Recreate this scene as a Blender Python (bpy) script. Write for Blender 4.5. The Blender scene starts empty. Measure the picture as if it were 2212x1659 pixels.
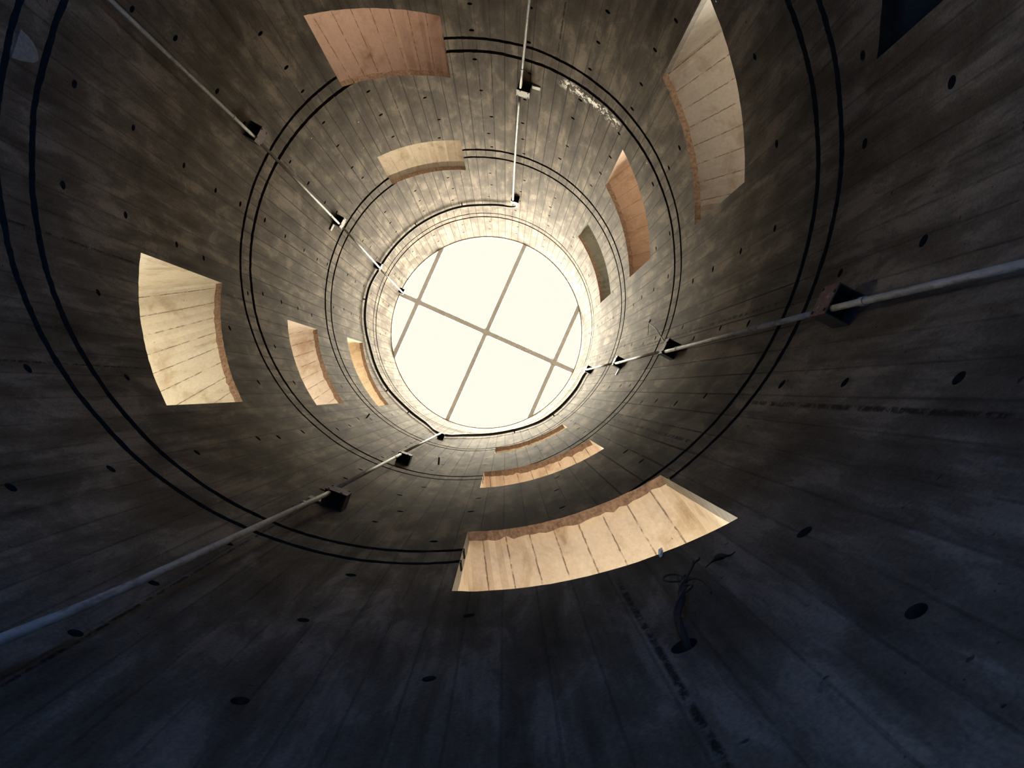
import bpy, bmesh, math, random
from mathutils import Vector, Matrix, noise
from mathutils.geometry import delaunay_2d_cdt

random.seed(7)
SC = bpy.context.scene
COL = SC.collection

# ------------------------------------------------------------------ camera, sky, light, exposure
S = 2.0            # inner radius of the tower in metres
CAMH = 1.5         # camera height over the tower floor
E1, E2 = -0.0026, -0.0051      # the shaft is very slightly out of round
AX, AY = 0.0070, 0.0084

def cam_matrix():
    cx, sx, cy, sy = math.cos(AX), math.sin(AX), math.cos(AY), math.sin(AY)
    rx = Matrix(((1, 0, 0), (0, cx, -sx), (0, sx, cx)))
    ry = Matrix(((cy, 0, sy), (0, 1, 0), (-sy, 0, cy)))
    r = rx @ ry
    m = Matrix((r.col[0], -r.col[1], -r.col[2])).transposed().to_4x4()
    m.translation = (0.2008 * S, 0.5924 * S, CAMH)
    return m

cam = bpy.data.cameras.new('camera')
cam.sensor_width = 36.0
cam.lens = 36.0 * 1600 / 2212
cam.clip_start = 0.02
cam_o = bpy.data.objects.new('camera', cam)
cam_o.matrix_world = cam_matrix()
COL.objects.link(cam_o)
SC.camera = cam_o

SC.view_settings.view_transform = 'Standard'
SC.view_settings.look = 'None'
SC.view_settings.gamma = 1
SC.view_settings.exposure = 0.0
SC.view_settings.use_curve_mapping = False
SC.cycles.max_bounces = 6
SC.cycles.use_adaptive_sampling = True
SC.cycles.adaptive_threshold = 0.07
SC.cycles.diffuse_bounces = 4
SC.cycles.sample_clamp_indirect = 6.0

world = bpy.data.worlds.new('overcast_sky')
SC.world = world
world.use_nodes = True
# bright hazy sky: quiet zenith, brightest half way down and towards one side, dim again behind the surroundings near the horizon
wt = world.node_tree
w_bg = wt.nodes['Background']
w_tc = wt.nodes.new('ShaderNodeTexCoord')
w_sep = wt.nodes.new('ShaderNodeSeparateXYZ')
wt.links.new(w_tc.outputs['Generated'], w_sep.inputs[0])
w_rmp = wt.nodes.new('ShaderNodeValToRGB')
SKY = [(0.00, .0044), (.36, .0044), (.50, .15), (.66, .27), (.80, .39), (.90, .72), (.942, 1.0), (.958, .0064), (1.0, .0064)]
for i_, (p_, v_) in enumerate(SKY):
    e_ = w_rmp.color_ramp.elements[i_] if i_ < 2 else w_rmp.color_ramp.elements.new(p_)
    e_.position = p_
    e_.color = (v_, v_, v_, 1)
for e_, (p_, v_) in zip(w_rmp.color_ramp.elements, SKY):
    e_.position = p_
    e_.color = (v_, v_, v_, 1)
wt.links.new(w_sep.outputs['Z'], w_rmp.inputs[0])
SUN_AZ = math.radians(150)
def w_math(op, a, b):
    n_ = wt.nodes.new('ShaderNodeMath')
    n_.operation = op
    for i_, v_ in enumerate((a, b)):
        if isinstance(v_, bpy.types.NodeSocket):
            wt.links.new(v_, n_.inputs[i_])
        else:
            n_.inputs[i_].default_value = v_
    return n_.outputs[0]
w_dir = w_math('ADD', w_math('MULTIPLY', w_sep.outputs['X'], math.cos(SUN_AZ)), w_math('MULTIPLY', w_sep.outputs['Y'], math.sin(SUN_AZ)))
w_az = w_math('ADD', w_math('MULTIPLY', w_math('MULTIPLY', w_dir, w_rmp.outputs[0]), 0.9), 1.0)
w_pow = w_math('MULTIPLY', w_math('MULTIPLY', w_rmp.outputs[0], w_az), 156.0)
w_col = wt.nodes.new('ShaderNodeMix')
w_col.data_type = 'RGBA'
wt.links.new(w_rmp.outputs[0], w_col.inputs[0])
w_col.inputs[6].default_value = (1.0, 0.985, 0.84, 1)
w_col.inputs[7].default_value = (1.0, 0.93, 0.74, 1)
wt.links.new(w_col.outputs[2], w_bg.inputs[0])
wt.links.new(w_pow, w_bg.inputs[1])

# added blue fill lamps behind four made-up openings at the foot, out of view
ADDED_DOOR_THS = (-95.0, 88.0, 2.0, 170.0)
fill_lamps = []
for th_, en_ in zip(ADDED_DOOR_THS, (100.0, 640.0, 260.0, 70.0)):
    door_l = bpy.data.lights.new('added_blue_fill', 'AREA')
    door_l.shape = 'RECTANGLE'
    door_l.size, door_l.size_y = 0.8, 1.6
    door_l.energy = en_
    door_l.color = (0.0, 0.27, 1.0)
    door_o = bpy.data.objects.new('added_blue_fill', door_l)
    COL.objects.link(door_o)
    fill_lamps.append((th_, door_o))

# ------------------------------------------------------------------ geometry helpers
def Rth(t):
    return 1 + E1 * math.cos(2 * t) + E2 * math.sin(2 * t)

def P(deg, z, r=1.0):
    """polar position inside the tower: angle in degrees, height over the camera and radius in tower radii -> metres"""
    t = math.radians(deg)
    R = Rth(t) * r * S
    return Vector((R * math.cos(t), R * math.sin(t), z * S + CAMH))

def frame(deg, z, r=1.0):
    """position with axes: tangent (growing angle), inward, up"""
    t = math.radians(deg)
    tan = Vector((-math.sin(t), math.cos(t), 0))
    inw = Vector((-math.cos(t), -math.sin(t), 0))
    return P(deg, z, r), tan, inw, Vector((0, 0, 1))

for th_, door_o in fill_lamps:
    door_o.location = P(th_, -0.28, 1.62)  # places the added blue fill lamp
    door_o.rotation_euler = Vector((math.cos(math.radians(th_)), math.sin(math.radians(th_)), 0)).to_track_quat('Z', 'Y').to_euler()

def link(name, me, mat=None, parent=None):
    o = bpy.data.objects.new(name, me)
    COL.objects.link(o)
    if mat is not None and me is not None:
        me.materials.append(mat)
    if parent is not None:
        o.parent = parent
    return o

def from_bm(name, bm, mat, parent=None, smooth=False):
    me = bpy.data.meshes.new(name)
    bmesh.ops.recalc_face_normals(bm, faces=bm.faces)
    bm.to_mesh(me)
    bm.free()
    if smooth:
        for p in me.polygons:
            p.use_smooth = True
    o = link(name, me, mat, parent)
    if parent is not None:
        o.matrix_parent_inverse = Matrix.Translation(-parent.location)
    return o

def empty(name, loc):
    o = bpy.data.objects.new(name, None)
    o.location = loc
    o.empty_display_size = 0.1
    COL.objects.link(o)
    return o

def tag(o, label, cat, group=None):
    o['label'] = label
    o['category'] = cat
    if group:
        o['group'] = group
    return o

def struct(o, label=None):
    o['kind'] = 'structure'
    if label:
        o['label'] = label
    return o

def box(bm, origin, ax, ay, az, size, bevel=0.0):
    """box centred on origin with given axes"""
    m = Matrix((ax, ay, az)).transposed().to_4x4() @ Matrix.Diagonal((*size, 1))
    m.translation = origin
    r = bmesh.ops.create_cube(bm, size=1.0, matrix=m)
    if bevel:
        ed = list({e for v in r['verts'] for e in v.link_edges})
        bmesh.ops.bevel(bm, geom=ed, offset=bevel, segments=2, affect='EDGES', profile=0.6)

def tube(bm, pts, rad, seg=12, cap=True):
    """tube through points; rad is a number or list"""
    n = len(pts)
    rads = rad if isinstance(rad, (list, tuple)) else [rad] * n
    rings = []
    up = None
    for i in range(n):
        d = (pts[min(i + 1, n - 1)] - pts[max(i - 1, 0)]).normalized()
        if up is None:
            up = d.orthogonal().normalized()
        else:
            up = (up - d * up.dot(d)).normalized()
        sd = d.cross(up)
        rings.append([bm.verts.new(pts[i] + (up * math.cos(2 * math.pi * k / seg) + sd * math.sin(2 * math.pi * k / seg)) * rads[i]) for k in range(seg)])
    for a, b in zip(rings, rings[1:]):
        for k in range(seg):
            bm.faces.new((a[k], a[(k + 1) % seg], b[(k + 1) % seg], b[k]))
    if cap:
        bm.faces.new(rings[0][::-1])
        bm.faces.new(rings[-1])

def spline(pts, n=6):
    out = []
    for i in range(len(pts) - 1):
        p0, p1, p2, p3 = pts[max(i - 1, 0)], pts[i], pts[i + 1], pts[min(i + 2, len(pts) - 1)]
        for k in range(n):
            t = k / n
            out.append(0.5 * ((2 * p1) + (p2 - p0) * t + (2 * p0 - 5 * p1 + 4 * p2 - p3) * t * t + (3 * p1 - p0 - 3 * p2 + p3) * t ** 3))
    out.append(pts[-1])
    return out

# ------------------------------------------------------------------ materials
class NT:
    def __init__(self, name):
        self.m = bpy.data.materials.new(name)
        self.m.use_nodes = True
        self.t = self.m.node_tree
        self.b = self.t.nodes['Principled BSDF']
    def n(self, typ, **kw):
        nd = self.t.nodes.new(typ)
        for k, v in kw.items():
            setattr(nd, k, v)
        return nd
    def put(self, sock, v):
        if isinstance(v, bpy.types.NodeSocket):
            self.t.links.new(v, sock)
        else:
            sock.default_value = v
    def math(self, op, a, b=None, c=None, clamp=False):
        nd = self.n('ShaderNodeMath', operation=op, use_clamp=clamp)
        self.put(nd.inputs[0], a)
        if b is not None: self.put(nd.inputs[1], b)
        if c is not None: self.put(nd.inputs[2], c)
        return nd.outputs[0]
    def mix(self, f, a, b, mode='MIX'):
        nd = self.n('ShaderNodeMix', data_type='RGBA', blend_type=mode)
        self.put(nd.inputs[0], f)
        self.put(nd.inputs[6], a)
        self.put(nd.inputs[7], b)
        return nd.outputs[2]
    def ramp(self, f, stops):
        nd = self.n('ShaderNodeValToRGB')
        el = nd.color_ramp.elements
        el[0].position, el[0].color = stops[0]
        el[1].position, el[1].color = stops[-1]
        for p, c in stops[1:-1]:
            e = el.new(p)
            e.color = c
        self.put(nd.inputs[0], f)
        return nd.outputs[0]
    def vec(self, v, scale):
        nd = self.n('ShaderNodeMapping')
        self.put(nd.inputs[0], v)
        nd.inputs[3].default_value = scale
        return nd.outputs[0]
    def noise(self, v, scale, detail=4, rough=0.55, dist=0.0):
        nd = self.n('ShaderNodeTexNoise')
        self.put(nd.inputs['Vector'], v)
        nd.inputs['Scale'].default_value = scale
        nd.inputs['Detail'].default_value = detail
        nd.inputs['Roughness'].default_value = rough
        nd.inputs['Distortion'].default_value = dist
        return nd.outputs[0]
    def smooth(self, x, lo, hi, a=0.0, b=1.0):
        nd = self.n('ShaderNodeMapRange', interpolation_type='SMOOTHSTEP')
        self.put(nd.inputs[0], x)
        nd.inputs[1].default_value, nd.inputs[2].default_value = lo, hi
        nd.inputs[3].default_value, nd.inputs[4].default_value = a, b
        return nd.outputs[0]
    def band(self, x, lo, hi, soft):
        return self.math('MULTIPLY', self.smooth(x, lo - soft, lo + soft), self.smooth(x, hi - soft, hi + soft, 1.0, 0.0))
    def bump(self, h, strength, dist):
        nd = self.n('ShaderNodeBump')
        nd.inputs['Strength'].default_value = strength
        nd.inputs['Distance'].default_value = dist
        self.put(nd.inputs['Height'], h)
        self.t.links.new(nd.outputs[0], self.b.inputs['Normal'])

def c4(r, g, b):
    return (r, g, b, 1)

def grey(v):
    return (v, v, v, 1)

def concrete_wall():
    k = NT('board_marked_concrete')
    uv = k.n('ShaderNodeTexCoord')
    obj = uv.outputs['Object']
    sep = k.n('ShaderNodeSeparateXYZ')
    k.put(sep.inputs[0], uv.outputs['UV'])
    u, v = sep.outputs[0], sep.outputs[1]        # u: angle / 10 deg, v: height in radii
    st = k.vec(obj, (1, 1, 0.30))
    st2 = k.vec(obj, (1, 1, 0.05))
    big = k.noise(obj, 0.7, 1)
    blot = k.noise(st, 6.0, 5, 0.64, 0.4)
    streak = k.noise(st2, 16, 3, 0.6)
    grain = k.noise(obj, 90, 2, 0.7)
    col = k.ramp(blot, [(0.30, c4(.040, .029, .021)), (0.45, c4(.062, .047, .034)), (0.535, c4(.079, .062, .046)), (0.59, c4(.112, .087, .065)), (0.8, c4(.132, .104, .077))])
    col = k.mix(1.0, col, k.ramp(streak, [(0.25, grey(.60)), (0.5, grey(1.0)), (0.75, grey(1.25))]), 'MULTIPLY')
    col = k.mix(1.0, col, k.ramp(grain, [(0.3, grey(.78)), (0.7, grey(1.18))]), 'MULTIPLY')
    col = k.mix(1.0, col, k.ramp(big, [(0.3, grey(.85)), (0.7, grey(1.12))]), 'MULTIPLY')
    # formwork boards
    ub = k.math('MULTIPLY', u, 10 / 3.75)
    wob = k.math('MULTIPLY', k.math('SUBTRACT', k.noise(obj, 22, 5, 0.7), 0.5), 0.06)
    ubw = k.math('ADD', ub, wob)
    bid = k.math('FLOOR', ubw)
    wn = k.n('ShaderNodeTexWhiteNoise', noise_dimensions='1D')
    k.put(wn.inputs['W'], bid)
    tone = wn.outputs['Value']
    col = k.mix(1.0, col, k.ramp(tone, [(0.0, grey(.90)), (1.0, grey(1.08))]), 'MULTIPLY')
    dj = k.math('MULTIPLY', k.math('ABSOLUTE', k.math('SUBTRACT', k.math('FRACT', k.math('ADD', ubw, 0.5)), 0.5)), 2.0)   # 0 at a joint
    wn2 = k.n('ShaderNodeTexWhiteNoise', noise_dimensions='1D')
    k.put(wn2.inputs['W'], k.math('ADD', k.math('FLOOR', k.math('ADD', ubw, 0.5)), 37.3))
    jr = wn2.outputs['Value']
    jn = k.noise(k.vec(uv.outputs['UV'], (2.0, 2.2, 1)), 3.0, 3, 0.6)
    upper = k.smooth(v, 2.6, 5.2, 0.35, 1.35)
    sideT = k.math('MULTIPLY', k.band(u, -8.7, -3.2, .5), k.band(v, 3.5, 5.0, .1))
    sideR = k.math('MULTIPLY', k.band(u, 1.6, 6.2, .5), k.band(v, 1.85, 3.6, .15))
    js = k.math('ADD', k.math('ADD', upper, k.math('MULTIPLY', sideT, 0.7)), k.math('MULTIPLY', sideR, 0.8))
    jm = k.math('MULTIPLY', k.smooth(dj, 0.025, 0.095, 1.0, 0.0), k.smooth(k.math('ADD', jn, k.math('MULTIPLY', jr, 0.35)), 0.36, 0.60))
    jm = k.math('MULTIPLY', jm, js, clamp=True)
    # single rough day joints running up the wall
    seams = None
    nz = k.smooth(k.noise(obj, 17, 4, 0.75), 0.40, 0.56)
    for ang, lo, hi, w in ((21.5, 1.95, 4.2, .032), (38.8, 0.5, 1.72, .035), (169.0, 1.6, 3.5, .020), (66.9, 0.4, 1.25, .03), (-112.5, 3.7, 6.2, .016), (-140.5, 4.95, 6.7, .028), (-64.5, 1.4, 3.3, .022), (112.0, 0.5, 2.6, .016), (148.0, 0.4, 2.2, .014), (47.0, 1.9, 3.3, .035)):
        d = k.math('ABSOLUTE', k.math('ADD', k.math('SUBTRACT', u, ang / 10), k.math('MULTIPLY', wob, 0.5)))
        s_ = k.math('MULTIPLY', k.math('MULTIPLY', k.smooth(d, w * .4, w * 1.3, 1.0, 0.0), nz), k.band(v, lo, hi, 0.06))
        seams = s_ if seams is None else k.math('MAXIMUM', seams, s_)
    dark = k.math('MAXIMUM', k.math('MULTIPLY', jm, 0.95), k.math('MULTIPLY', seams, 0.9))
    # short dashes and pits
    tick = k.smooth(k.noise(k.vec(uv.outputs['UV'], (2.2, 17, 1)), 2.6, 2, 0.5), 0.735, 0.775)
    pit = k.smooth(k.noise(obj, 38, 2, 0.5), 0.735, 0.78)
    dark = k.math('MAXIMUM', dark, k.math('MULTIPLY', k.math('MAXIMUM', tick, pit), 0.75), clamp=True)
    col = k.mix(dark, col, c4(.011, .008, .007))
    # lime flakes under the third ring
    fr = k.math('MULTIPLY', k.band(u, -6.2, -4.2, .2), k.band(v, 3.52, 3.60, .035))
    fl = k.math('MULTIPLY', fr, k.smooth(k.noise(k.vec(obj, (1, 1, .5)), 20, 6, 0.75), 0.515, 0.55))
    col = k.mix(fl, col, c4(.80, .76, .68))
    vo = k.n('ShaderNodeTexVoronoi', feature='F1')
    k.put(vo.inputs['Vector'], obj)
    vo.inputs['Scale'].default_value = 5.0
    sp = k.math('MULTIPLY', k.smooth(vo.outputs['Distance'], 0.022, 0.038, 1.0, 0.0), k.smooth(k.noise(obj, 1.1, 1), 0.58, 0.62))
    col = k.mix(sp, col, c4(.85, .82, .75))
    k.put(k.b.inputs['Base Color'], col)
    k.b.inputs['Roughness'].default_value = 0.9
    k.b.inputs['Specular IOR Level'].default_value = 0.03
    h = k.math('ADD', k.math('MULTIPLY', blot, 0.5), k.math('MULTIPLY', grain, 0.35))
    h = k.math('SUBTRACT', h, dark)
    k.bump(h, 0.6, 0.008)
    return k.m

def plaster(name, c, stain, joint=0.8):
    """board-marked render on the heads and cheeks of the openings; u: angle/10 deg, v: radius"""
    k = NT(name)
    tc = k.n('ShaderNodeTexCoord')
    obj = tc.outputs['Object']
    sep = k.n('ShaderNodeSeparateXYZ')
    k.put(sep.inputs[0], tc.outputs['UV'])
    u, v = sep.outputs[0], sep.outputs[1]
    n1 = k.noise(obj, 5.0, 6, 0.62, 0.5)
    n2 = k.noise(obj, 40, 4, 0.7)
    lo = tuple(x * y for x, y in zip(c, (.82, .77, .72)))
    col = k.ramp(n1, [(0.29, c4(*stain)), (0.37, c4(*lo)), (0.49, c4(*c)), (0.8, c4(*[min(1, x * 1.08) for x in c]))])
    col = k.mix(1.0, col, k.ramp(n2, [(0.3, grey(.88)), (0.7, grey(1.06))]), 'MULTIPLY')
    wob = k.math('MULTIPLY', k.math('SUBTRACT', k.noise(obj, 25, 5, 0.7), 0.5), 0.09)
    ub = k.math('ADD', k.math('MULTIPLY', u, 10 / 3.75), wob)
    dj = k.math('ABSOLUTE', k.math('SUBTRACT', k.math('FRACT', k.math('ADD', ub, 0.5)), 0.5))
    jm = k.math('MULTIPLY', k.smooth(dj, 0.008, 0.040, 1.0, 0.0), k.smooth(k.noise(obj, 15, 4, 0.7), 0.36, 0.56))
    pit = k.smooth(k.noise(obj, 30, 3, 0.6), 0.70, 0.76)
    dark = k.math('MULTIPLY', k.math('MAXIMUM', jm, k.math('MULTIPLY', pit, 0.8)), joint, clamp=True)
    col = k.mix(dark, col, c4(.10, .06, .04))
    k.put(k.b.inputs['Base Color'], col)
    k.b.inputs['Roughness'].default_value = 0.9
    k.b.inputs['Specular IOR Level'].default_value = 0.2
    k.bump(k.math('SUBTRACT', k.math('MULTIPLY', n2, 0.5), dark), 0.4, 0.006)
    return k.m

def simple(name, c, rough=0.8, metal=0.0, var=0.25, scale=30, c2=None, thr=(0.45, 0.6), stretch=(1, 1, 1), bump=0.2):
    k = NT(name)
    tc = k.n('ShaderNodeTexCoord')
    v = k.vec(tc.outputs['Object'], stretch)
    n1 = k.noise(v, scale, 5, 0.65)
    lo = tuple(x * (1 - var) for x in c)
    hi = tuple(min(1, x * (1 + var)) for x in c)
    col = k.ramp(n1, [(0.3, c4(*lo)), (0.7, c4(*hi))])
    if c2:
        m = k.smooth(k.noise(v, scale * 0.35, 5, 0.7), *thr)
        col = k.mix(m, col, c4(*c2))
    k.put(k.b.inputs['Base Color'], col)
    k.b.inputs['Roughness'].default_value = rough
    k.b.inputs['Metallic'].default_value = metal
    k.b.inputs['Specular IOR Level'].default_value = 0.12
    if bump:
        k.bump(n1, bump, 0.003)
    return k.m

M_WALL = concrete_wall()
M_GROOVE = simple('recess_shade_concrete', (.014, .012, .011), 0.95, 0, .35, 25)  # near-black: recess shade painted into grooves, tie holes and the base lintel
M_LIP = simple('broken_concrete_edge', (.26, .165, .115), 0.95, 0, .45, 40, bump=0.6)
M_EDGE = simple('grey_skin_edge', (.20, .175, .15), 0.9, 0, .25, 20)
M_SILL = simple('sill_screed', (.17, .155, .13), 0.9, 0, .2, 18)
M_OUT = simple('outer_concrete', (.45, .40, .34), 0.9, 0, .2, 6)
M_FLOOR = simple('floor_screed', (.05, .05, .055), 0.9, 0, .3, 8)
M_GALV = simple('galvanised_steel', (.21, .193, .168), 0.6, 0.08, .22, 45, c2=(.12, .109, .095), thr=(.5, .62), stretch=(1, 1, .35))
M_ZINC = simple('zinc_plate', (.19, .17, .137), 0.7, 0.05, .15, 35, c2=(.105, .09, .072), thr=(.58, .68))
M_RUST = simple('red_primer_steel', (.085, .046, .038), 0.75, 0.0, .3, 40, c2=(.20, .15, .12), thr=(.60, .64))
M_DARKSTEEL = simple('dark_steel', (.030, .028, .028), 0.7, 0.2, .3, 50)
M_CABLE = simple('black_cable_sheath', (.022, .020, .020), 0.6, 0, .3, 60)
M_BAR = simple('weathered_bar_steel', (.82, .86, .93), 0.7, 0.0, .12, 12)
M_WIRE = simple('rusty_wire', (.030, .022, .018), 0.8, 0.2, .35, 70)
M_CHIP = simple('white_mortar', (.72, .68, .58), 0.9, 0, .15, 60)
M_LIGHT_PATCH = simple('painted_light_patch', (.14, .128, .112), 0.95, 0, .25, 55)  # pale tone stands for light falling on the wall

def ground_mat():
    k = NT('unseen_bounce_ground')  # pale and dark sides of the unseen ground shaped to light openings unequally
    tc = k.n('ShaderNodeTexCoord')
    sep = k.n('ShaderNodeSeparateXYZ')
    k.put(sep.inputs[0], tc.outputs['Object'])
    a = math.radians(115)
    d = k.math('ADD', k.math('MULTIPLY', sep.outputs[0], math.cos(a)), k.math('MULTIPLY', sep.outputs[1], math.sin(a)))
    m = k.smooth(k.math('ADD', d, k.math('MULTIPLY', k.noise(tc.outputs['Object'], .25, 3), 4.0)), -0.5, 4.5)
    n = k.noise(tc.outputs['Object'], 1.5, 6, .7)
    pale = k.ramp(n, [(.3, c4(0.0466, 0.0434, 0.0392)), (.7, c4(0.0643, 0.0598, 0.0533))])
    dim_side = k.ramp(n, [(.3, c4(0.0141, 0.0125, 0.0106)), (.7, c4(0.0212, 0.0186, 0.0160))])
    k.put(k.b.inputs['Base Color'], k.mix(m, dim_side, pale))
    k.b.inputs['Roughness'].default_value = 0.95
    return k.m
M_GROUND = ground_mat()

# ------------------------------------------------------------------ the openings (angle, sill height, head height at both ends)
#  key: (angle0, sill0, head0, angle1, sill1, head1)
OPEN = [
    ('bottom_low',  54.0, 1.225, 1.840,  84.7, 1.490, 2.110),
    ('left_low',   140.5, 2.140, 2.760, 171.5, 2.420, 3.110),
    ('right_low',  -37.0, 2.210, 2.830,  -5.5, 2.450, 3.100),
    ('top_mid',   -124.5, 2.800, 3.460, -94.6, 3.150, 3.780),
    ('bottom_mid',  55.0, 2.790, 3.290,  84.6, 3.040, 3.640),
    ('left_mid',   138.0, 3.720, 4.340, 167.4, 4.000, 4.630),
    ('right_mid',  -38.0, 3.730, 4.390,  -7.0, 4.040, 4.720),
    ('top_high',  -125.4, 4.480, 5.080, -95.1, 4.730, 5.370),
    ('bottom_high', 55.3, 4.390, 4.790,  82.5, 4.610, 5.070),
    ('left_high',  134.9, 5.290, 5.780, 168.0, 5.510, 6.110),
    ('right_high', -39.0, 5.370, 5.930,  -7.3, 5.570, 6.170),
    ('right_base', -38.0, 0.640, 1.270,  -6.4, 0.900, 1.570),
]
RO = 1.55                    # outer face of the wall
Z_FLOOR = -CAMH / S
Z_TOP = 7.725
U0 = -175.0                  # where the unrolled wall is cut
def wrap(a):
    while a < U0: a += 360
    while a >= U0 + 360: a -= 360
    return a

ADDED_DOORS = [(t - 13, t + 13, Z_FLOOR, 0.25) for t in ADDED_DOOR_THS]  # added openings that let the blue fill lamps in

# grooves: (height, half width)
GROOVES = [(1.747, .0120), (1.877, .0130), (3.351, .0130), (3.481, .0160), (4.922, .0180), (5.083, .0170), (6.70, .0120), (6.84, .0180)]

# tie holes: columns and their heights
HOLES = [(65.2,.905),(53.7,.70),(98.1,.96),(35.5,.99),(52.3,1.01),(113.4,1.27),(98.6,1.29),(130.7,1.29),(19.4,1.30),(2.6,1.31),(82.2,1.31),(52.3,1.32),(35.7,1.32),(113.2,1.60),(130.5,1.61),(97.7,1.61),(52.5,1.62),(19.8,1.62),(35.8,1.62),(2.8,1.63),(89.6,2.0),(177.7,2.01),(-166.4,2.01),(146.1,2.03),(130.3,2.05),(53.5,2.14),(-7.1,2.15),(-22.2,2.15),(38,2.16),(23.7,2.16),(7,2.16),(100.8,2.21),(-166.7,2.33),(163,2.33),(177.5,2.34),(-148.4,2.35),(40,2.44),(53.2,2.44),(85.1,2.46),(68.3,2.46),(23,2.46),(-39.8,2.47),(7.5,2.47),(130.7,2.57),(176.2,2.70),(-167.1,2.70),(-134.5,2.71),(-149.7,2.72),(66.9,2.74),(84.3,2.75),(101.1,2.76),(39.7,2.77),(23.8,2.79),(7.9,2.80),(175.8,2.94),(-72.6,3.0),(-167.7,3.0),(-134,3.01),(-104.4,3.01),(-54.9,3.01),(-150.5,3.02),(-41.1,3.03),(40.5,3.03),(130,3.10),(145.9,3.10),(8,3.10),(-134,3.25),(-167,3.27),(-22.8,3.27),(-55.2,3.27),(-87.2,3.28),(-40.6,3.28),(-72.5,3.30),(171.4,3.42),(-8.9,3.54),(-87.1,3.57),(-23.8,3.59),(-166.7,3.60),(-148.8,3.61),(157.5,3.62),(-134.1,3.63),(172.8,3.64),(128.4,3.64),(-8.3,3.87),(-56.5,3.90),(-167.2,3.94),(172.6,3.94),(128.6,3.94),(-134.5,3.96),(-149.2,3.96),(-118.1,3.97),(-103.5,3.97),(172.6,4.25),(-83.3,4.31),(-167.5,4.31),(-72.7,4.31),(-100.9,4.32),(-117.4,4.33),(-134.7,4.34),(-149.7,4.34),(172.1,4.55),(-72.3,4.58),(-84.6,4.60),(-167.5,4.61),(-57.6,4.62),(-102.4,4.62),(-42.9,4.63),(-83.8,4.85),(-71.5,4.85),(-166.8,4.86),(172.7,4.90),(178.8,5.16),(-85.1,5.45),(-70.3,5.45),(-165.4,5.46),(-133.9,5.47),(-149.4,5.48),(-103.1,5.48),(-118.2,5.49),(180,5.49),(-55.6,5.50),(179.6,5.75),(-165.9,5.75),(-84.9,5.76),(-148.9,5.76),(-118.2,5.78),(-102.3,5.79),(-134.7,5.78),(-56.7,5.82),(-165.4,6.06),(179.3,6.07),(-134.9,6.10),(-118.5,6.10),(-86.6,6.12),(-103.8,6.12)]
COLS = [3, 19.6, 36, 53, 68, 84, 98.5, 113.3, 130, 146, 161, 177, -166.5, -149.5, -134, -118, -103, -87, -72.5, -55.5, -41, -23, -8]
FILL = [(1.02, 1.31, 1.61), (2.10, 2.42, 2.75, 3.06), (3.63, 3.95, 4.32, 4.61), (5.46, 5.77, 6.10, 6.42), (7.05, 7.38)]
for c in COLS:
    for st_ in FILL:
        for z in st_:
            cc, zz = c + random.uniform(-1, 1), z + random.uniform(-.02, .02)
            if zz < 2.0 and -180 < c < -20 or 0.0 < z < 1.2 and c in (146, 161):
                continue
            if all(min(abs(wrap(cc) - wrap(a)), 360 - abs(wrap(cc) - wrap(a))) > 9 or abs(zz - b) > .16 for a, b in HOLES):
                HOLES.append((cc, zz))

def open_poly(o, n=31, jit=0.0, dz=0.0, dh=0.0):
    """loop of (u deg, z): sill left->right, head right->left. jit roughens the head"""
    _, a0, s0, h0, a1, s1, h1 = o
    a0w = wrap(a0)
    da = a1 - a0
    lo, hi = [], []
    for i in range(n):
        f = i / (n - 1)
        j = jit * noise.noise(Vector((a0 + f * da * 1.3, s0 * 7, 2.2))) if 0 < i < n - 1 else 0
        j2 = jit * .6 * noise.noise(Vector((a0 + f * da * 2.3, s0 * 9, 5.2))) if 0 < i < n - 1 else 0
        lo.append((a0w + f * da, s0 + f * (s1 - s0) + dz + j2))
        hi.append((a0w + f * da, h0 + f * (h1 - h0) + dh + j))
    return lo, hi

def inside_open(u, z, o, pad_u=0.0, pad_z=0.0):
    _, a0, s0, h0, a1, s1, h1 = o
    a0w = wrap(a0)
    f = (u - a0w) / (a1 - a0)
    pf = pad_u / (a1 - a0)
    if not (-pf < f < 1 + pf):
        return False
    f = min(1, max(0, f))
    return s0 + f * (s1 - s0) - pad_z < z < h0 + f * (h1 - h0) + pad_z

def cut_sheet(radius, zlo, zhi, polys, tests, du, lines=()):
    """unrolled wall with holes, triangulated and rolled up; returns verts, faces, uvs"""
    vs, es = [], []
    def add_loop(pts, closed=True):
        b = len(vs)
        vs.extend(pts)
        n = len(pts)
        for i in range(n if closed else n - 1):
            es.append((b + i, b + (i + 1) % n))
    nu = int(round(360 / du))
    add_loop([(U0 + 360 * i / nu, zlo) for i in range(nu + 1)], False)
    add_loop([(U0 + 360 * i / nu, zhi) for i in range(nu + 1)], False)
    for i in range(nu + 1):
        add_loop([(U0 + 360 * i / nu, zlo), (U0 + 360 * i / nu, zhi)], False)
    for pl in polys:
        add_loop(pl)
    for ln in lines:
        add_loop(ln, False)
    K = math.pi / 180
    co, ed, fa, ov, oe, of = delaunay_2d_cdt([Vector((a * K, z)) for a, z in vs], es, [], 0, 1e-6)
    co = [(c.x / K, c.y) for c in co]
    faces = []
    for f in fa:
        cu = sum(co[i][0] for i in f) / len(f)
        cz = sum(co[i][1] for i in f) / len(f)
        if any(t(cu, cz) for t in tests):
            continue
        faces.append(f)
    return co, faces

def pt_in_poly(u, z, pl):
    c = False
    n = len(pl)
    j = n - 1
    for i in range(n):
        if (pl[i][1] > z) != (pl[j][1] > z) and u < (pl[j][0] - pl[i][0]) * (z - pl[i][1]) / (pl[j][1] - pl[i][1]) + pl[i][0]:
            c = not c
        j = i
    return c

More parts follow.
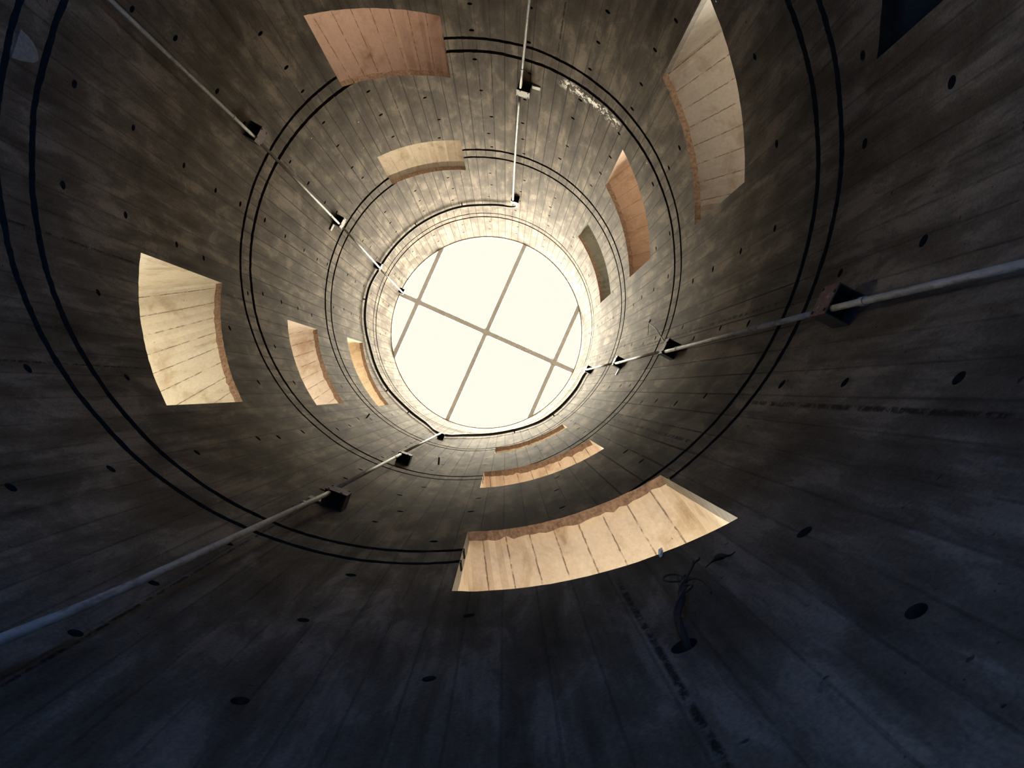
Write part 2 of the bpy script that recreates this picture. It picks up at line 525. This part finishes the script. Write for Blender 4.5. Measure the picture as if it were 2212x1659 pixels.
def poly_test(pl):
    u0, u1 = min(p[0] for p in pl), max(p[0] for p in pl)
    z0, z1 = min(p[1] for p in pl), max(p[1] for p in pl)
    return lambda u, z: u0 < u < u1 and z0 < z < z1 and pt_in_poly(u, z, pl)

def sheet_mesh(name, co, faces, radius, extra, mat, inward=True):
    """extra: list of (quad points as (u,z,r), material index)"""
    me = bpy.data.meshes.new(name)
    verts = [P(a, z, radius) for a, z in co]
    nco = len(verts)
    uvs = [(a / 10, z) for a, z in co]
    fl = [tuple(f) for f in faces]
    mi = [0] * len(fl)
    for quad, m in extra:
        b = len(verts)
        for a, z, r in quad:
            verts.append(P(a, z, r))
            uvs.append((a / 10, z))
        fl.append(tuple(range(b, b + len(quad))))
        mi.append(m)
    me.from_pydata(verts, [], fl)
    uvl = me.uv_layers.new(name='UVMap')
    for lp in me.loops:
        uvl.data[lp.index].uv = uvs[lp.vertex_index]
    nrm = []
    for p in me.polygons:
        p.material_index = mi[p.index]
        p.use_smooth = True
    sgn = -1 if inward else 1
    loopn = [None] * len(me.loops)
    for p in me.polygons:
        for li in p.loop_indices:
            vi = me.loops[li].vertex_index
            if vi < nco:
                v = verts[vi]
                loopn[li] = Vector((v.x, v.y, 0)).normalized() * sgn
            else:
                loopn[li] = p.normal
    # flip faces that look the wrong way
    flip = []
    for p in me.polygons:
        if p.index < len(faces):
            c = p.center
            if p.normal.dot(Vector((c.x, c.y, 0))) * sgn < 0:
                flip.append(p.index)
    if flip:
        for i in flip:
            me.polygons[i].flip()
        me.update()
        for p in me.polygons:
            for li in p.loop_indices:
                vi = me.loops[li].vertex_index
                if vi < nco:
                    v = verts[vi]
                    loopn[li] = Vector((v.x, v.y, 0)).normalized() * sgn
                else:
                    loopn[li] = p.normal
    me.normals_split_custom_set(loopn)
    o = link(name, me, mat)
    return o

# ---- inner wall
polys, tests, lines, extra = [], [], [], []
for o in OPEN:
    lo, hi = open_poly(o, jit=0.008)
    pl = lo + hi[::-1]
    polys.append(pl)
    tests.append(poly_test(pl))
DPL = []
for ADDED_DOOR in ADDED_DOORS:
    dpl = [(ADDED_DOOR[0], Z_FLOOR - .001), (ADDED_DOOR[1], Z_FLOOR - .001), (ADDED_DOOR[1], ADDED_DOOR[3]), (ADDED_DOOR[0], ADDED_DOOR[3])]
    DPL.append(dpl)
    polys.append([(ADDED_DOOR[0] + (ADDED_DOOR[1] - ADDED_DOOR[0]) * i / 8, Z_FLOOR + .002) for i in range(9)] + [(ADDED_DOOR[1] - (ADDED_DOOR[1] - ADDED_DOOR[0]) * i / 8, ADDED_DOOR[3]) for i in range(9)])
    tests.append(poly_test(dpl))

hole_list = []
for a, z in HOLES:
    a = wrap(a)
    if any(inside_open(a, z, o, 2.2, 0.045) for o in OPEN): continue
    if any(abs(z - g) < .042 for g, w in GROOVES): continue
    if abs(a - U0) < 1.5 or abs(a - U0 - 360) < 1.5: continue
    hole_list.append((a, z))
HR = 0.0115
for a, z in hole_list:
    n = 14
    rr = HR * random.uniform(.88, 1.08)
    if abs(a - 65.2) < .01:
        rr = .0175
    ring = [(a + math.degrees(rr * math.cos(2 * math.pi * i / n)), z + rr * math.sin(2 * math.pi * i / n)) for i in range(n)]
    polys.append(ring)
    tests.append(lambda u, zz, a=a, z=z, rr=rr: math.hypot(math.radians(u - a), zz - z) < rr * .97)
    deep = [(a + (u - a) * .72, z + (zz - z) * .72, 1.032) for u, zz in ring]
    for i in range(n):
        j = (i + 1) % n
        extra.append(([(ring[i][0], ring[i][1], 1.0), (ring[j][0], ring[j][1], 1.0), deep[j], deep[i]], 1))
    extra.append((deep[::-1], 1))

def groove_edge(g, w, side, u):
    n1 = noise.noise(Vector((u * .9, g * 11, side * 3.3))) * (.0016 + w * .22)
    n2 = noise.noise(Vector((u * .11, g * 5, 1.7))) * .006
    return g + side * w + n1 + n2
for g, w in GROOVES:
    N = 480
    us = [U0 + 360 * i / N for i in range(N + 1)]
    lo = [(u, groove_edge(g, w, -1, u)) for u in us]
    hi = [(u, groove_edge(g, w, 1, u)) for u in us]
    lines += [lo, hi]
    tests.append(lambda u, z, g=g, w=w: abs(z - g) < .04 and groove_edge(g, w, -1, u) < z < groove_edge(g, w, 1, u))
    dp = 1 + .022
    for i in range(N):
        um = (us[i] + us[i + 1]) / 2
        a, b = us[i], us[i + 1]
        l0, l1, h0_, h1_ = lo[i][1], lo[i + 1][1], hi[i][1], hi[i + 1][1]
        skip = False
        for o in OPEN:
            f = (um - wrap(o[1])) / (o[4] - o[1])
            if not 0 < f < 1:
                continue
            sz, hz = o[2] + f * (o[5] - o[2]), o[3] + f * (o[6] - o[3])
            lm, hm = (l0 + l1) / 2, (h0_ + h1_) / 2
            if lm >= sz and hm <= hz:
                skip = True
            elif lm < hz < hm:
                l0, l1 = (o[3] + (x - wrap(o[1])) / (o[4] - o[1]) * (o[6] - o[3]) + .004 for x in (a, b))
            elif lm < sz < hm:
                h0_, h1_ = (o[2] + (x - wrap(o[1])) / (o[4] - o[1]) * (o[5] - o[2]) - .004 for x in (a, b))
        if skip or h0_ - l0 < .003:
            continue
        e = min(w * .35, (h0_ - l0) * .3)
        extra.append(([(a, l0, 1), (b, l1, 1), (b, l1 + e, dp), (a, l0 + e, dp)], 1))
        extra.append(([(a, l0 + e, dp), (b, l1 + e, dp), (b, h1_ - e, dp), (a, h0_ - e, dp)], 1))
        extra.append(([(a, h0_ - e, dp), (b, h1_ - e, dp), (b, h1_, 1), (a, h0_, 1)], 1))
co, fa = cut_sheet(1.0, Z_FLOOR, Z_TOP, polys, tests, 3.0, lines)
wall = sheet_mesh('wall_round', co, fa, 1.0, extra, M_WALL)
wall.data.materials.append(M_GROOVE)
struct(wall, 'round board-marked concrete inner wall of the tower with tie holes and ring grooves')

# ---- outer wall and rim
DROP = 0.10   # the heads fall towards the outside
polys, tests = [], []
for o in OPEN:
    if o[0] == 'right_base': continue
    lo, hi = open_poly(o, dz=-.02, dh=.03 - DROP)
    pl = lo + hi[::-1]
    polys.append(pl); tests.append(poly_test(pl))
for ADDED_DOOR, dpl in zip(ADDED_DOORS, DPL):
    polys.append([(ADDED_DOOR[0], Z_FLOOR + .002), (ADDED_DOOR[1], Z_FLOOR + .002), (ADDED_DOOR[1], ADDED_DOOR[3]), (ADDED_DOOR[0], ADDED_DOOR[3])])
    tests.append(poly_test(dpl))
co, fa = cut_sheet(RO, Z_FLOOR, Z_TOP, polys, tests, 4.0)
wo = sheet_mesh('wall_outer', co, fa, RO, [], M_OUT, inward=False)
struct(wo)

bm = bmesh.new()
N = 144
prof = [(1.0, Z_TOP), (0.991, Z_TOP + .002), (0.991, Z_TOP + .045), (1.006, Z_TOP + .05), (RO, Z_TOP + .05), (RO, Z_TOP)]
rg = [[bm.verts.new(P(360 * i / N, z + .0022 * noise.noise(Vector((i * .35, r, 3))), r)) for r, z in prof] for i in range(N)]
for i in range(N):
    a, b = rg[i], rg[(i + 1) % N]
    for k in range(len(prof) - 1):
        bm.faces.new((a[k], b[k], b[k + 1], a[k + 1]))
struct(from_bm('trim_1', bm, M_OUT), 'pale concrete rim around the open top')

bm = bmesh.new()
bmesh.ops.create_circle(bm, cap_ends=True, segments=96, radius=RO * S + .01)
fl = from_bm('floor', bm, M_FLOOR)
fl.location.z = 0.004
struct(fl)
bm = bmesh.new()
bmesh.ops.create_circle(bm, cap_ends=True, segments=96, radius=70)
gr = from_bm('ground', bm, M_GROUND)
gr.location.z = -0.02
struct(gr)

# reveals of the added openings for the blue fill lamps
for di, ADDED_DOOR in enumerate(ADDED_DOORS):
    bm = bmesh.new()
    N = 8
    for a in (ADDED_DOOR[0], ADDED_DOOR[1]):
        bm.faces.new([bm.verts.new(P(a, z, r)) for r, z in ((1, Z_FLOOR), (RO, Z_FLOOR), (RO, ADDED_DOOR[3]), (1, ADDED_DOOR[3]))])
    top = [[bm.verts.new(P(ADDED_DOOR[0] + (ADDED_DOOR[1] - ADDED_DOOR[0]) * i / N, ADDED_DOOR[3], r)) for r in (1, RO)] for i in range(N + 1)]
    for a, b in zip(top, top[1:]):
        bm.faces.new((a[0], a[1], b[1], b[0]))
    struct(from_bm('added_door_%d' % (di + 1), bm, M_OUT))

# ---- reveals of the openings
PL = {  # tones partly stand in for how brightly each opening is lit
    'bottom': plaster('cream_render', (.68, .57, .46), (.44, .33, .23)),
    'left':   plaster('pale_cream_render', (.58, .52, .43), (.44, .36, .26)),
    'left_pink': plaster('peach_render', (.70, .60, .52), (.52, .38, .29)),
    'bottom_peach': plaster('warm_peach_render', (.78, .63, .51), (.48, .31, .21)),
    'top':    plaster('pinkish_brown_render', (.35, .235, .19), (.20, .115, .09)),
    'right':  plaster('grey_tan_render', (.325, .275, .24), (.23, .185, .15)),
    'orange': plaster('orange_brown_render', (.42, .28, .20), (.30, .18, .11), 0.45),
    'olive':  plaster('olive_grey_render', (.22, .205, .172), (.16, .145, .115), 0.4),
    'tan':    plaster('light_tan_render', (.80, .66, .50), (.58, .46, .34), 0.35),
    'base_shade': plaster('shade_dark_render', (.040, .036, .034), (.022, .020, .019), 0.4),  # inside shade of the base opening painted in as near-black
    'tan_top': plaster('light_buff_render', (.56, .485, .40), (.40, .33, .26), 0.35),
}
WHICH = dict(bottom_low='bottom', left_low='left', right_low='right', top_mid='top', bottom_mid='bottom_peach', left_mid='left_pink',
             right_mid='orange', top_high='tan_top', bottom_high='tan', left_high='tan', right_high='olive', right_base='base_shade')
LABEL = dict(
    bottom_low='large cream slanted opening at the bottom of the photo', left_low='large bright cream opening on the left wall',
    right_low='tall grey-tan opening at the upper right', top_mid='large pinkish brown opening at the top',
    bottom_mid='narrow peach opening above the large bottom one', left_mid='middle pinkish opening on the left',
    right_mid='orange-brown opening on the right', top_high='two-tone tan opening below the top pinkish one',
    bottom_high='thin tan opening nearest the skylight at the bottom', left_high='small tan opening on the left nearest the skylight',
    right_high='olive-grey opening on the right nearest the skylight', right_base='dark blocked opening in the upper right corner')

def grid_mesh(name, rows, uvrows, mat, parent, smooth=False):
    me = bpy.data.meshes.new(name)
    nr, nc = len(rows), len(rows[0])
    verts = [p for r in rows for p in r]
    fl = [(i * nc + j, i * nc + j + 1, (i + 1) * nc + j + 1, (i + 1) * nc + j) for i in range(nr - 1) for j in range(nc - 1)]
    me.from_pydata(verts, [], fl)
    uvl = me.uv_layers.new(name='UVMap')
    uvs = [p for r in uvrows for p in r]
    for lp in me.loops:
        uvl.data[lp.index].uv = uvs[lp.vertex_index]
    if smooth:
        for p in me.polygons: p.use_smooth = True
    o = link(name, me, mat, parent)
    o.matrix_parent_inverse = Matrix.Translation(-parent.location)
    return o

LIPT, LIPH = 0.026, 0.030
for idx, o in enumerate(OPEN):
    key, a0, s0, h0, a1, s1, h1 = o
    mat = PL[WHICH[key]]
    lo, hi = open_poly(o, jit=0.008)
    am = wrap(a0) + (a1 - a0) / 2
    w = empty('window_%d' % (idx + 1), P(am, (s0 + s1) / 2, 1.0))
    struct(w, LABEL[key])
    big = 1.0 if key in ('bottom_low', 'bottom_mid') else 0.6
    # lintel edge: underside of the thin inner skin and its broken back edge
    rows, uvr = [], []
    back = [1 + LIPT * (1 + .35 * big * noise.noise(Vector((i * .9, idx * 3.1, 1))) + .25 * big * noise.noise(Vector((i * 2.7, idx, 4)))) for i in range(len(hi))]
    rows.append([P(u, z, 1.0) for u, z in hi]); uvr.append([(u / 10, 1.0) for u, z in hi])
    rows.append([P(u, z - .002, b) for (u, z), b in zip(hi, back)]); uvr.append([(u / 10, 1.03) for u, z in hi])
    rows.append([P(u, z + LIPH, b) for (u, z), b in zip(hi, back)]); uvr.append([(u / 10, 1.03) for u, z in hi])
    grid_mesh('lintel_edge', rows, uvr, M_GROOVE if key == 'right_base' else M_LIP, w)
    # head
    rows, uvr = [], []
    for k in range(9):
        f = k / 8
        r = 1 + LIPT * .5 + (RO - 1 - LIPT * .5) * f
        if key == 'top_high':
            r = (1.013, 1.022, 1.034, 1.050, 1.054, 1.10, 1.22, 1.38, RO)[k]
            dz = LIPH - .075 * min(1, (r - 1.013) / .037) + max(0, r - 1.05) * .06
        else:
            dz = LIPH - DROP * f + .006 * math.sin(f * 5)
        hx = [(hi[0][0] - .9, hi[0][1])] + hi + [(hi[-1][0] + .9, hi[-1][1])]
        rows.append([P(u, z + dz, r) for u, z in hx])
        uvr.append([(u / 10 + idx * .17, r) for u, z in hx])
    grid_mesh('soffit', rows, uvr, mat, w)
    # cheeks: thin skin edge, small step, then the deep cheek
    for s, (zl, zh), sg in ((0, (lo[0][1], hi[0][1]), -1), (-1, (lo[-1][1], hi[-1][1]), 1)):
        a = lo[s][0]
        st_ = 0.55 * sg
        ed = .036 if key in ('bottom_low', 'right_low') else LIPT
        pr = [(a, 1 + ed), (a + st_, 1 + ed), (a + st_, 1.2), (a + st_, RO)]
        rows, uvr = [], []
        for k in range(7):
            z = zl - .02 + (zh + .03 - zl + .02) * k / 6
            rows.append([P(u, min(z, zh if r <= 1 else 9) if k < 6 else (zh if r <= 1 else z), r) for u, r in pr])
            uvr.append([(.05 + z * 3.0 * 0 + .19, r) for u, r in pr])
        grid_mesh('cheek', rows, uvr, mat, w)
        rows, uvr = [], []
        for k in range(7):
            z = zl + (zh - zl) * k / 6
            j_ = .004 * noise.noise(Vector((k * 1.3, idx, s + 7)))
            rows.append([P(a, z, 1.0), P(a, z, 1 + ed + j_)])
            uvr.append([(.19, 1.0), (.19, 1.03)])
        grid_mesh('jamb_edge', rows, uvr, M_EDGE if ed > .03 else mat, w)
    # sill
    rows, uvr = [], []
    for k in range(5):
        r = 1 + (RO - 1) * k / 4
        rows.append([P(u, z - .02 * (k / 4), r) for u, z in lo])
        uvr.append([(u / 10, r) for u, z in lo])
    grid_mesh('sill', rows, uvr, M_SILL, w)

# ------------------------------------------------------------------ roof grid over the open top
UX = Vector((math.cos(math.radians(24.0)), math.sin(math.radians(24.0)), 0))
UY = Vector((-UX.y, UX.x, 0))
ZB = (Z_TOP + .035) * S + CAMH
roof = empty('roof_frame', (0, 0, ZB))
tag(roof, 'grey steel bar grid of one long bar and three crossbars over the open top', 'roof frame')
BW, BH = 0.098, 0.10
bm = bmesh.new()
box(bm, Vector((0, 0, ZB)) , UX, UY, Vector((0, 0, 1)), (2.06 * S, BW, BH), .008)
from_bm('long_bar', bm, M_BAR, roof)
for d in (-.785, -.005, .772):
    half = math.sqrt(max(0.05, 1.02 ** 2 - d * d))
    for sg in (-1, 1):
        bm = bmesh.new()
        ln = half * S - BW / 2
        box(bm, UX * d * S + UY * sg * (BW / 2 + ln / 2) + Vector((0, 0, ZB)), UX, UY, Vector((0, 0, 1)), (BW * .92, ln, BH), .008)
        from_bm('crossbar', bm, M_BAR, roof)
    bm = bmesh.new()
    # small gusset webs in the four corners
    for sx in (-1, 1):
        for sy in (-1, 1):
            c = UX * d * S + Vector((0, 0, ZB - BH * .2))
            p = [c + UX * sx * BW * .46 + UY * sy * BW * .5, c + UX * sx * BW * .85 + UY * sy * BW * .5, c + UX * sx * BW * .46 + UY * sy * BW * .9]
            lo_ = [bm.verts.new(q) for q in p]
            hi_ = [bm.verts.new(q + Vector((0, 0, .03))) for q in p]
            bm.faces.new(lo_); bm.faces.new(hi_)
            for i in range(3):
                bm.faces.new((lo_[i], lo_[(i + 1) % 3], hi_[(i + 1) % 3], hi_[i]))
    from_bm('gusset', bm, M_BAR, roof)

# ------------------------------------------------------------------ conduits with their wall brackets
PR = 0.0135 * 1.0          # conduit diameter / 2 in metres
PIPE_R = 0.955

def bracket(parent, th, z, side, front, wdt=0.135, hgt=0.15, dep=0.105, tab=0, tabmat=None):
    """open box bracket on the wall: front plate, two sides, top plate; the conduit passes near one end"""
    p, tan, inw, up = frame(th, z, 1.0)
    c = p + tan * side * (wdt / 2 - .030)
    t = .006
    b = empty('bracket', c)
    b.parent = parent
    b.matrix_parent_inverse = Matrix.Translation(-parent.location)
    def part(name, mat, *boxes):
        bm = bmesh.new()
        for off, sz in boxes:
            box(bm, c + tan * off[0] + inw * off[1] + up * off[2], tan, inw, up, sz, .0012)
        me_o = from_bm(name, bm, mat)
        me_o.parent = b
        me_o.matrix_parent_inverse = Matrix.Translation(-c)
        # keep vertices in world space under the nested parents
        me_o.matrix_parent_inverse = (Matrix.Translation(c)).inverted()
        return me_o
    part('bracket_shell', M_DARKSTEEL,
         ((-wdt / 2 + t / 2, dep / 2, 0), (t, dep, hgt)), ((wdt / 2 - t / 2, dep / 2, 0), (t, dep, hgt)),
         ((0, dep / 2, hgt * .28), (wdt - 2 * t, dep - t, t)), ((0, .004, 0), (wdt, .008, hgt)))
    # front plate with bolt heads
    part('front_plate', front, ((0, dep + t / 2, 0), (wdt + .004, t, hgt)))
    for sx, sz in ((-.4, .42), (.38, -.38), (.40, .36), (-.22, -.45)):
        part('bolt', M_DARKSTEEL, ((sx * wdt, dep + t + .002, sz * hgt), (.013, .006, .013)))
    if tab:
        tp = part('side_tab', tabmat or M_ZINC, ((tab * (wdt / 2 + .045), .014, -.01), (.085, .008, .075)))
    return b

def conduit(name, label, segs, brs, cat='conduit'):
    """segs: list of [(theta, z)...]; brs: (theta, z, side, material, tab, scale)"""
    base = P(segs[0][0][0], segs[0][0][1], PIPE_R)
    root = empty(name, base)
    tag(root, label, cat, 'steel conduits on the shaft wall')
    for sg in segs:
        bm = bmesh.new()
        pts = [P(a, z, PIPE_R) for a, z in sg]
        pts = spline(pts, 4) if len(pts) > 2 else pts
        tube(bm, pts, PR, 16)
        from_bm('pipe', bm, M_GALV, root, smooth=False)
        root.children[-1].data.polygons.foreach_set('use_smooth', [len(p.vertices) == 4 for p in root.children[-1].data.polygons])
    # couplings
    for sg in segs:
        (a0, z0), (a1, z1) = sg[0], sg[-1]
        if z1 - z0 < .8: continue
        f = .86
        bm = bmesh.new()
        a, z = a0 + (a1 - a0) * f, z0 + (z1 - z0) * f
        tube(bm, [P(a, z, PIPE_R), P(a, z + .018, PIPE_R)], PR * 1.28, 16)
        from_bm('coupling', bm, M_GALV, root)
    for th, z, side, mat, tab, sc in brs:
        bracket(root, th, z, side, mat, .135 * sc, .15 * sc, .105 * (sc * .5 + .5), tab)
    return root

conduit('conduit', 'galvanised conduit at the upper left running up to the roof rim',
        [[(-153.2, 1.35), (-152.69, 1.95), (-151.78, 3.06)], [(-151.76, 3.10), (-152.28, 4.62)], [(-152.29, 4.70), (-153.75, 6.2)], [(-154.1, 6.22), (-154.99, 7.60)]],
        [(-151.8, 3.09, 1, M_RUST, 0, 1.0), (-152.3, 4.67, 1, M_ZINC, -1, .95), (-153.9, 6.20, 1, M_DARKSTEEL, 0, .8), (-155.0, 7.66, 1, M_ZINC, 0, .8)])
conduit('conduit', 'galvanised conduit at the top centre crossing the pinkish opening level, with pale boxes',
        [[(-71.3, 2.1), (-72.26, 2.85), (-73.38, 3.70)], [(-73.5, 3.78), (-74.12, 4.72), (-74.36, 5.92)]],
        [(-73.5, 3.75, 1, M_ZINC, 1, 1.0), (-74.4, 5.98, 1, M_ZINC, 0, .9)])
conduit('conduit', 'galvanised conduit on the right wall with four boxes between dark corner and skylight',
        [[(27.6, 0.45), (27.45, 0.9), (27.13, 1.46)], [(27.2, 1.52), (27.72, 2.96)], [(27.4, 3.03), (27.75, 4.30)], [(27.5, 4.42), (27.45, 5.88)]],
        [(27.15, 1.49, -1, M_RUST, 0, 1.0), (27.55, 3.00, -1, M_RUST, 0, 1.0), (27.6, 4.36, -1, M_ZINC, 1, .9), (27.45, 5.92, -1, M_ZINC, 0, .8)])
conduit('conduit', 'galvanised conduit at the lower left with red primed boxes',
        [[(115.0, 0.45), (113.44, 0.86), (112.33, 1.14), (109.98, 2.22)], [(110.04, 2.30), (108.82, 3.60)], [(108.83, 3.68), (106.99, 5.45)]],
        [(109.95, 2.26, -1, M_RUST, 1, 1.0), (108.7, 3.64, -1, M_RUST, 0, .95), (107.0, 5.5, -1, M_ZINC, 0, .7)])

# ------------------------------------------------------------------ black cable looping round below the rim
CR = 0.972
cab = [(-73.5, 6.03), (-72.6, 6.16), (-75.5, 6.24), (-79, 6.26), (-86, 6.29), (-99.64, 6.29), (-112, 6.30), (-125, 6.30), (-137, 6.30), (-146, 6.29), (-154, 6.27), (-163, 6.18), (-171, 6.16), (-179, 6.17), (-185, 6.20),
       (-191, 6.24), (-205, 6.22), (-217.5, 6.20), (-232, 6.20), (-243, 6.05), (-252.5, 5.66), (-261, 6.06), (-274, 6.30), (-286, 6.25), (-298, 5.95), (-306, 5.88), (-313.6, 5.92), (-322, 5.98), (-330, 6.08), (-333.0, 6.02)]
root = empty('cable', P(-137, 6.30, CR))
tag(root, 'black cable looping round the shaft below the rim from box to box', 'cable')
bm = bmesh.new()
tube(bm, spline([P(a, z, CR) for a, z in cab], 6), .0165, 10)
o = from_bm('cable_run', bm, M_CABLE, root, smooth=True)
bm = bmesh.new()
tube(bm, spline([P(a, z + .022, CR + .012) for a, z in cab[3:]], 6), .012, 8)
from_bm('cable_run', bm, M_GALV, root, smooth=True)
for a in (-100, -125, -171, -217.3, -232, -286, -306):
    zz = [z for c, z in cab if abs(c - a) < 1.5]
    z = zz[0] if zz else 6.25
    p, tan, inw, up = frame(a, z, .986)
    bm = bmesh.new()
    box(bm, p, tan, inw, up, (.018, .062, .06), .003)
    from_bm('clip', bm, M_DARKSTEEL, root)

# ------------------------------------------------------------------ loose wires, stubs and chips
def local(th, z, pts, r=1.0):
    p, tan, inw, up = frame(th, z, r)
    return [p + tan * a + inw * b + up * c for a, b, c in pts]

root = empty('wire_bundle', P(64.9, 0.90, 1.0))
tag(root, 'dark twisted bundle of rusty wires sticking out of a hole below the large bottom opening', 'wire bundle')
W0 = (65.0, 0.908)
stem = [(0, -.03, 0), (-.002, .015, .01), (-.02, .04, .09), (-.05, .05, .15), (-.07, .055, .20), (-.085, .055, .24), (-.10, .055, .27)]
bm = bmesh.new()
tube(bm, spline(local(*W0, stem), 5), .0085, 8)
for k in range(3):
    ph = k * 2.1
    pts = [(a + .009 * math.cos(i * 1.3 + ph), b + .009 * math.sin(i * 1.3 + ph), c) for i, (a, b, c) in enumerate(stem)]
    tube(bm, spline(local(*W0, pts), 5), .0038, 6)
from_bm('wire_stem', bm, M_WIRE, root, True)
ends = [
    [(-.10, .055, .27), (-.112, .05, .305), (-.135, .05, .35), (-.155, .05, .40)],
    [(-.10, .055, .27), (-.12, .055, .305), (-.15, .055, .36), (-.168, .05, .385), (-.175, .05, .40)],
    [(-.095, .055, .27), (-.088, .055, .33), (-.062, .055, .365), (-.045, .055, .345), (-.055, .055, .305), (-.085, .055, .26)],
    [(-.092, .055, .245), (-.115, .06, .225), (-.128, .055, .17), (-.122, .05, .10)],
    [(-.06, .055, .17), (-.085, .06, .165), (-.095, .06, .19), (-.075, .06, .21)],
    [(-.085, .055, .24), (-.08, .055, .30), (-.092, .05, .345)],
]
for e in ends:
    bm = bmesh.new()
    tube(bm, spline(local(*W0, e), 6), .0032, 6)
    from_bm('wire', bm, M_WIRE, root, True)

bm = bmesh.new()
tube(bm, spline([P(a, z, r) for a, z, r in ((23.6, 3.22, 1.0), (23.2, 3.24, .985), (21.2, 3.36, .975), (18.4, 3.52, .97), (16.6, 3.66, .968), (15.2, 3.78, .972), (13.6, 3.84, .985))], 5), .0058, 8)
tube(bm, spline([P(a, z, r) for a, z, r in ((13.9, 3.83, .985), (13.2, 3.92, .98), (13.0, 4.02, .982))], 5), .004, 6)
tube(bm, spline([P(a, z, r) for a, z, r in ((14.2, 3.82, .984), (15.0, 3.86, .985), (17.0, 3.85, .992), (18.4, 3.84, .994))], 5), .003, 6)
tag(from_bm('bent_wire', bm, M_WIRE, None, True), 'thin dark bent wire hanging over the ring groove on the right', 'wire')

def stub(th, z, ln, label):
    bm = bmesh.new()
    a, b, c, d = local(th, z, [(0, -.02, 0), (.002, .02, .002), (.006, ln, .012), (.013, ln + .004, .016)])
    tube(bm, spline([a, b, c], 4), .009, 8)
    tube(bm, [c - (d - c) * .5, d], .007, 8)
    tag(from_bm('rebar_stub', bm, M_WIRE, None, True), label, 'rebar stub')
stub(98.9, 3.93, .07, 'short dark rebar stub right of the lower left conduit')
stub(130.2, 4.53, .055, 'short dark rebar stub below the small left openings')

def chip_mesh(name, base, n, size, mat, label, cat):
    bm = bmesh.new()
    p, tan, inw, up = base
    vs = []
    for i in range(n):
        f = i / (n - 1)
        wv = size[1] * (1 - .35 * f + .25 * noise.noise(Vector((i * 1.7, 3, 1))))
        for sx in (-1, 1):
            for sy in (0, 1):
                vs.append(bm.verts.new(p + tan * (size[2] * f + sx * wv) + up * (-size[0] * f) + inw * (sy * size[3] + .003)))
    for i in range(n - 1):
        b = i * 4
        q = [vs[b + k] for k in range(8)]
        bm.faces.new((q[0], q[2], q[6], q[4])); bm.faces.new((q[1], q[5], q[7], q[3]))
        bm.faces.new((q[0], q[4], q[5], q[1])); bm.faces.new((q[2], q[3], q[7], q[6]))
    bm.faces.new((vs[0], vs[1], vs[3], vs[2])); bm.faces.new((vs[-4], vs[-2], vs[-1], vs[-3]))
    return tag(from_bm(name, bm, mat), label, cat)
bm = bmesh.new()
tube(bm, spline(local(58.4, 1.10, [(.05, .004, .02), (.025, .012, .012), (.005, .018, .0), (-.012, .016, -.012), (-.03, .006, -.006), (-.05, .003, .006)]), 4), [.001, .0015, .002, .002, .003, .004, .006, .008, .009, .010, .010, .009, .007, .005, .004, .003, .0025, .002, .002, .0015, .001], 10)
tag(from_bm('mortar_lump', bm, M_WIRE, None, True), 'small dark mortar lump on the wall right of the twisted wires', 'mortar lump')
chip_mesh('mortar_chip', frame(61.6, 1.295, 1.0), 5, (.055, .007, .016, .012), M_CHIP, 'white mortar chip hanging off the lower edge of the large bottom opening', 'mortar chip')

# painted patch of light between the two lowest grooves, upper left
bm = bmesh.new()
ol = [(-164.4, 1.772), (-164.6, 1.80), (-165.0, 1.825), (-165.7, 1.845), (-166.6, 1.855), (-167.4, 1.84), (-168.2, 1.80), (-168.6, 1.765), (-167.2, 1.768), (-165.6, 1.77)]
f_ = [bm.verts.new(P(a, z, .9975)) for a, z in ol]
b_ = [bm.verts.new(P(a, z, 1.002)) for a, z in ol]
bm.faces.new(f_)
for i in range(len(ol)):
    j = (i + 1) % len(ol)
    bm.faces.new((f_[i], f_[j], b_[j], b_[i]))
tag(from_bm('light_patch', bm, M_LIGHT_PATCH), 'pale painted patch of light between two ring grooves at the upper left edge', 'painted light patch')
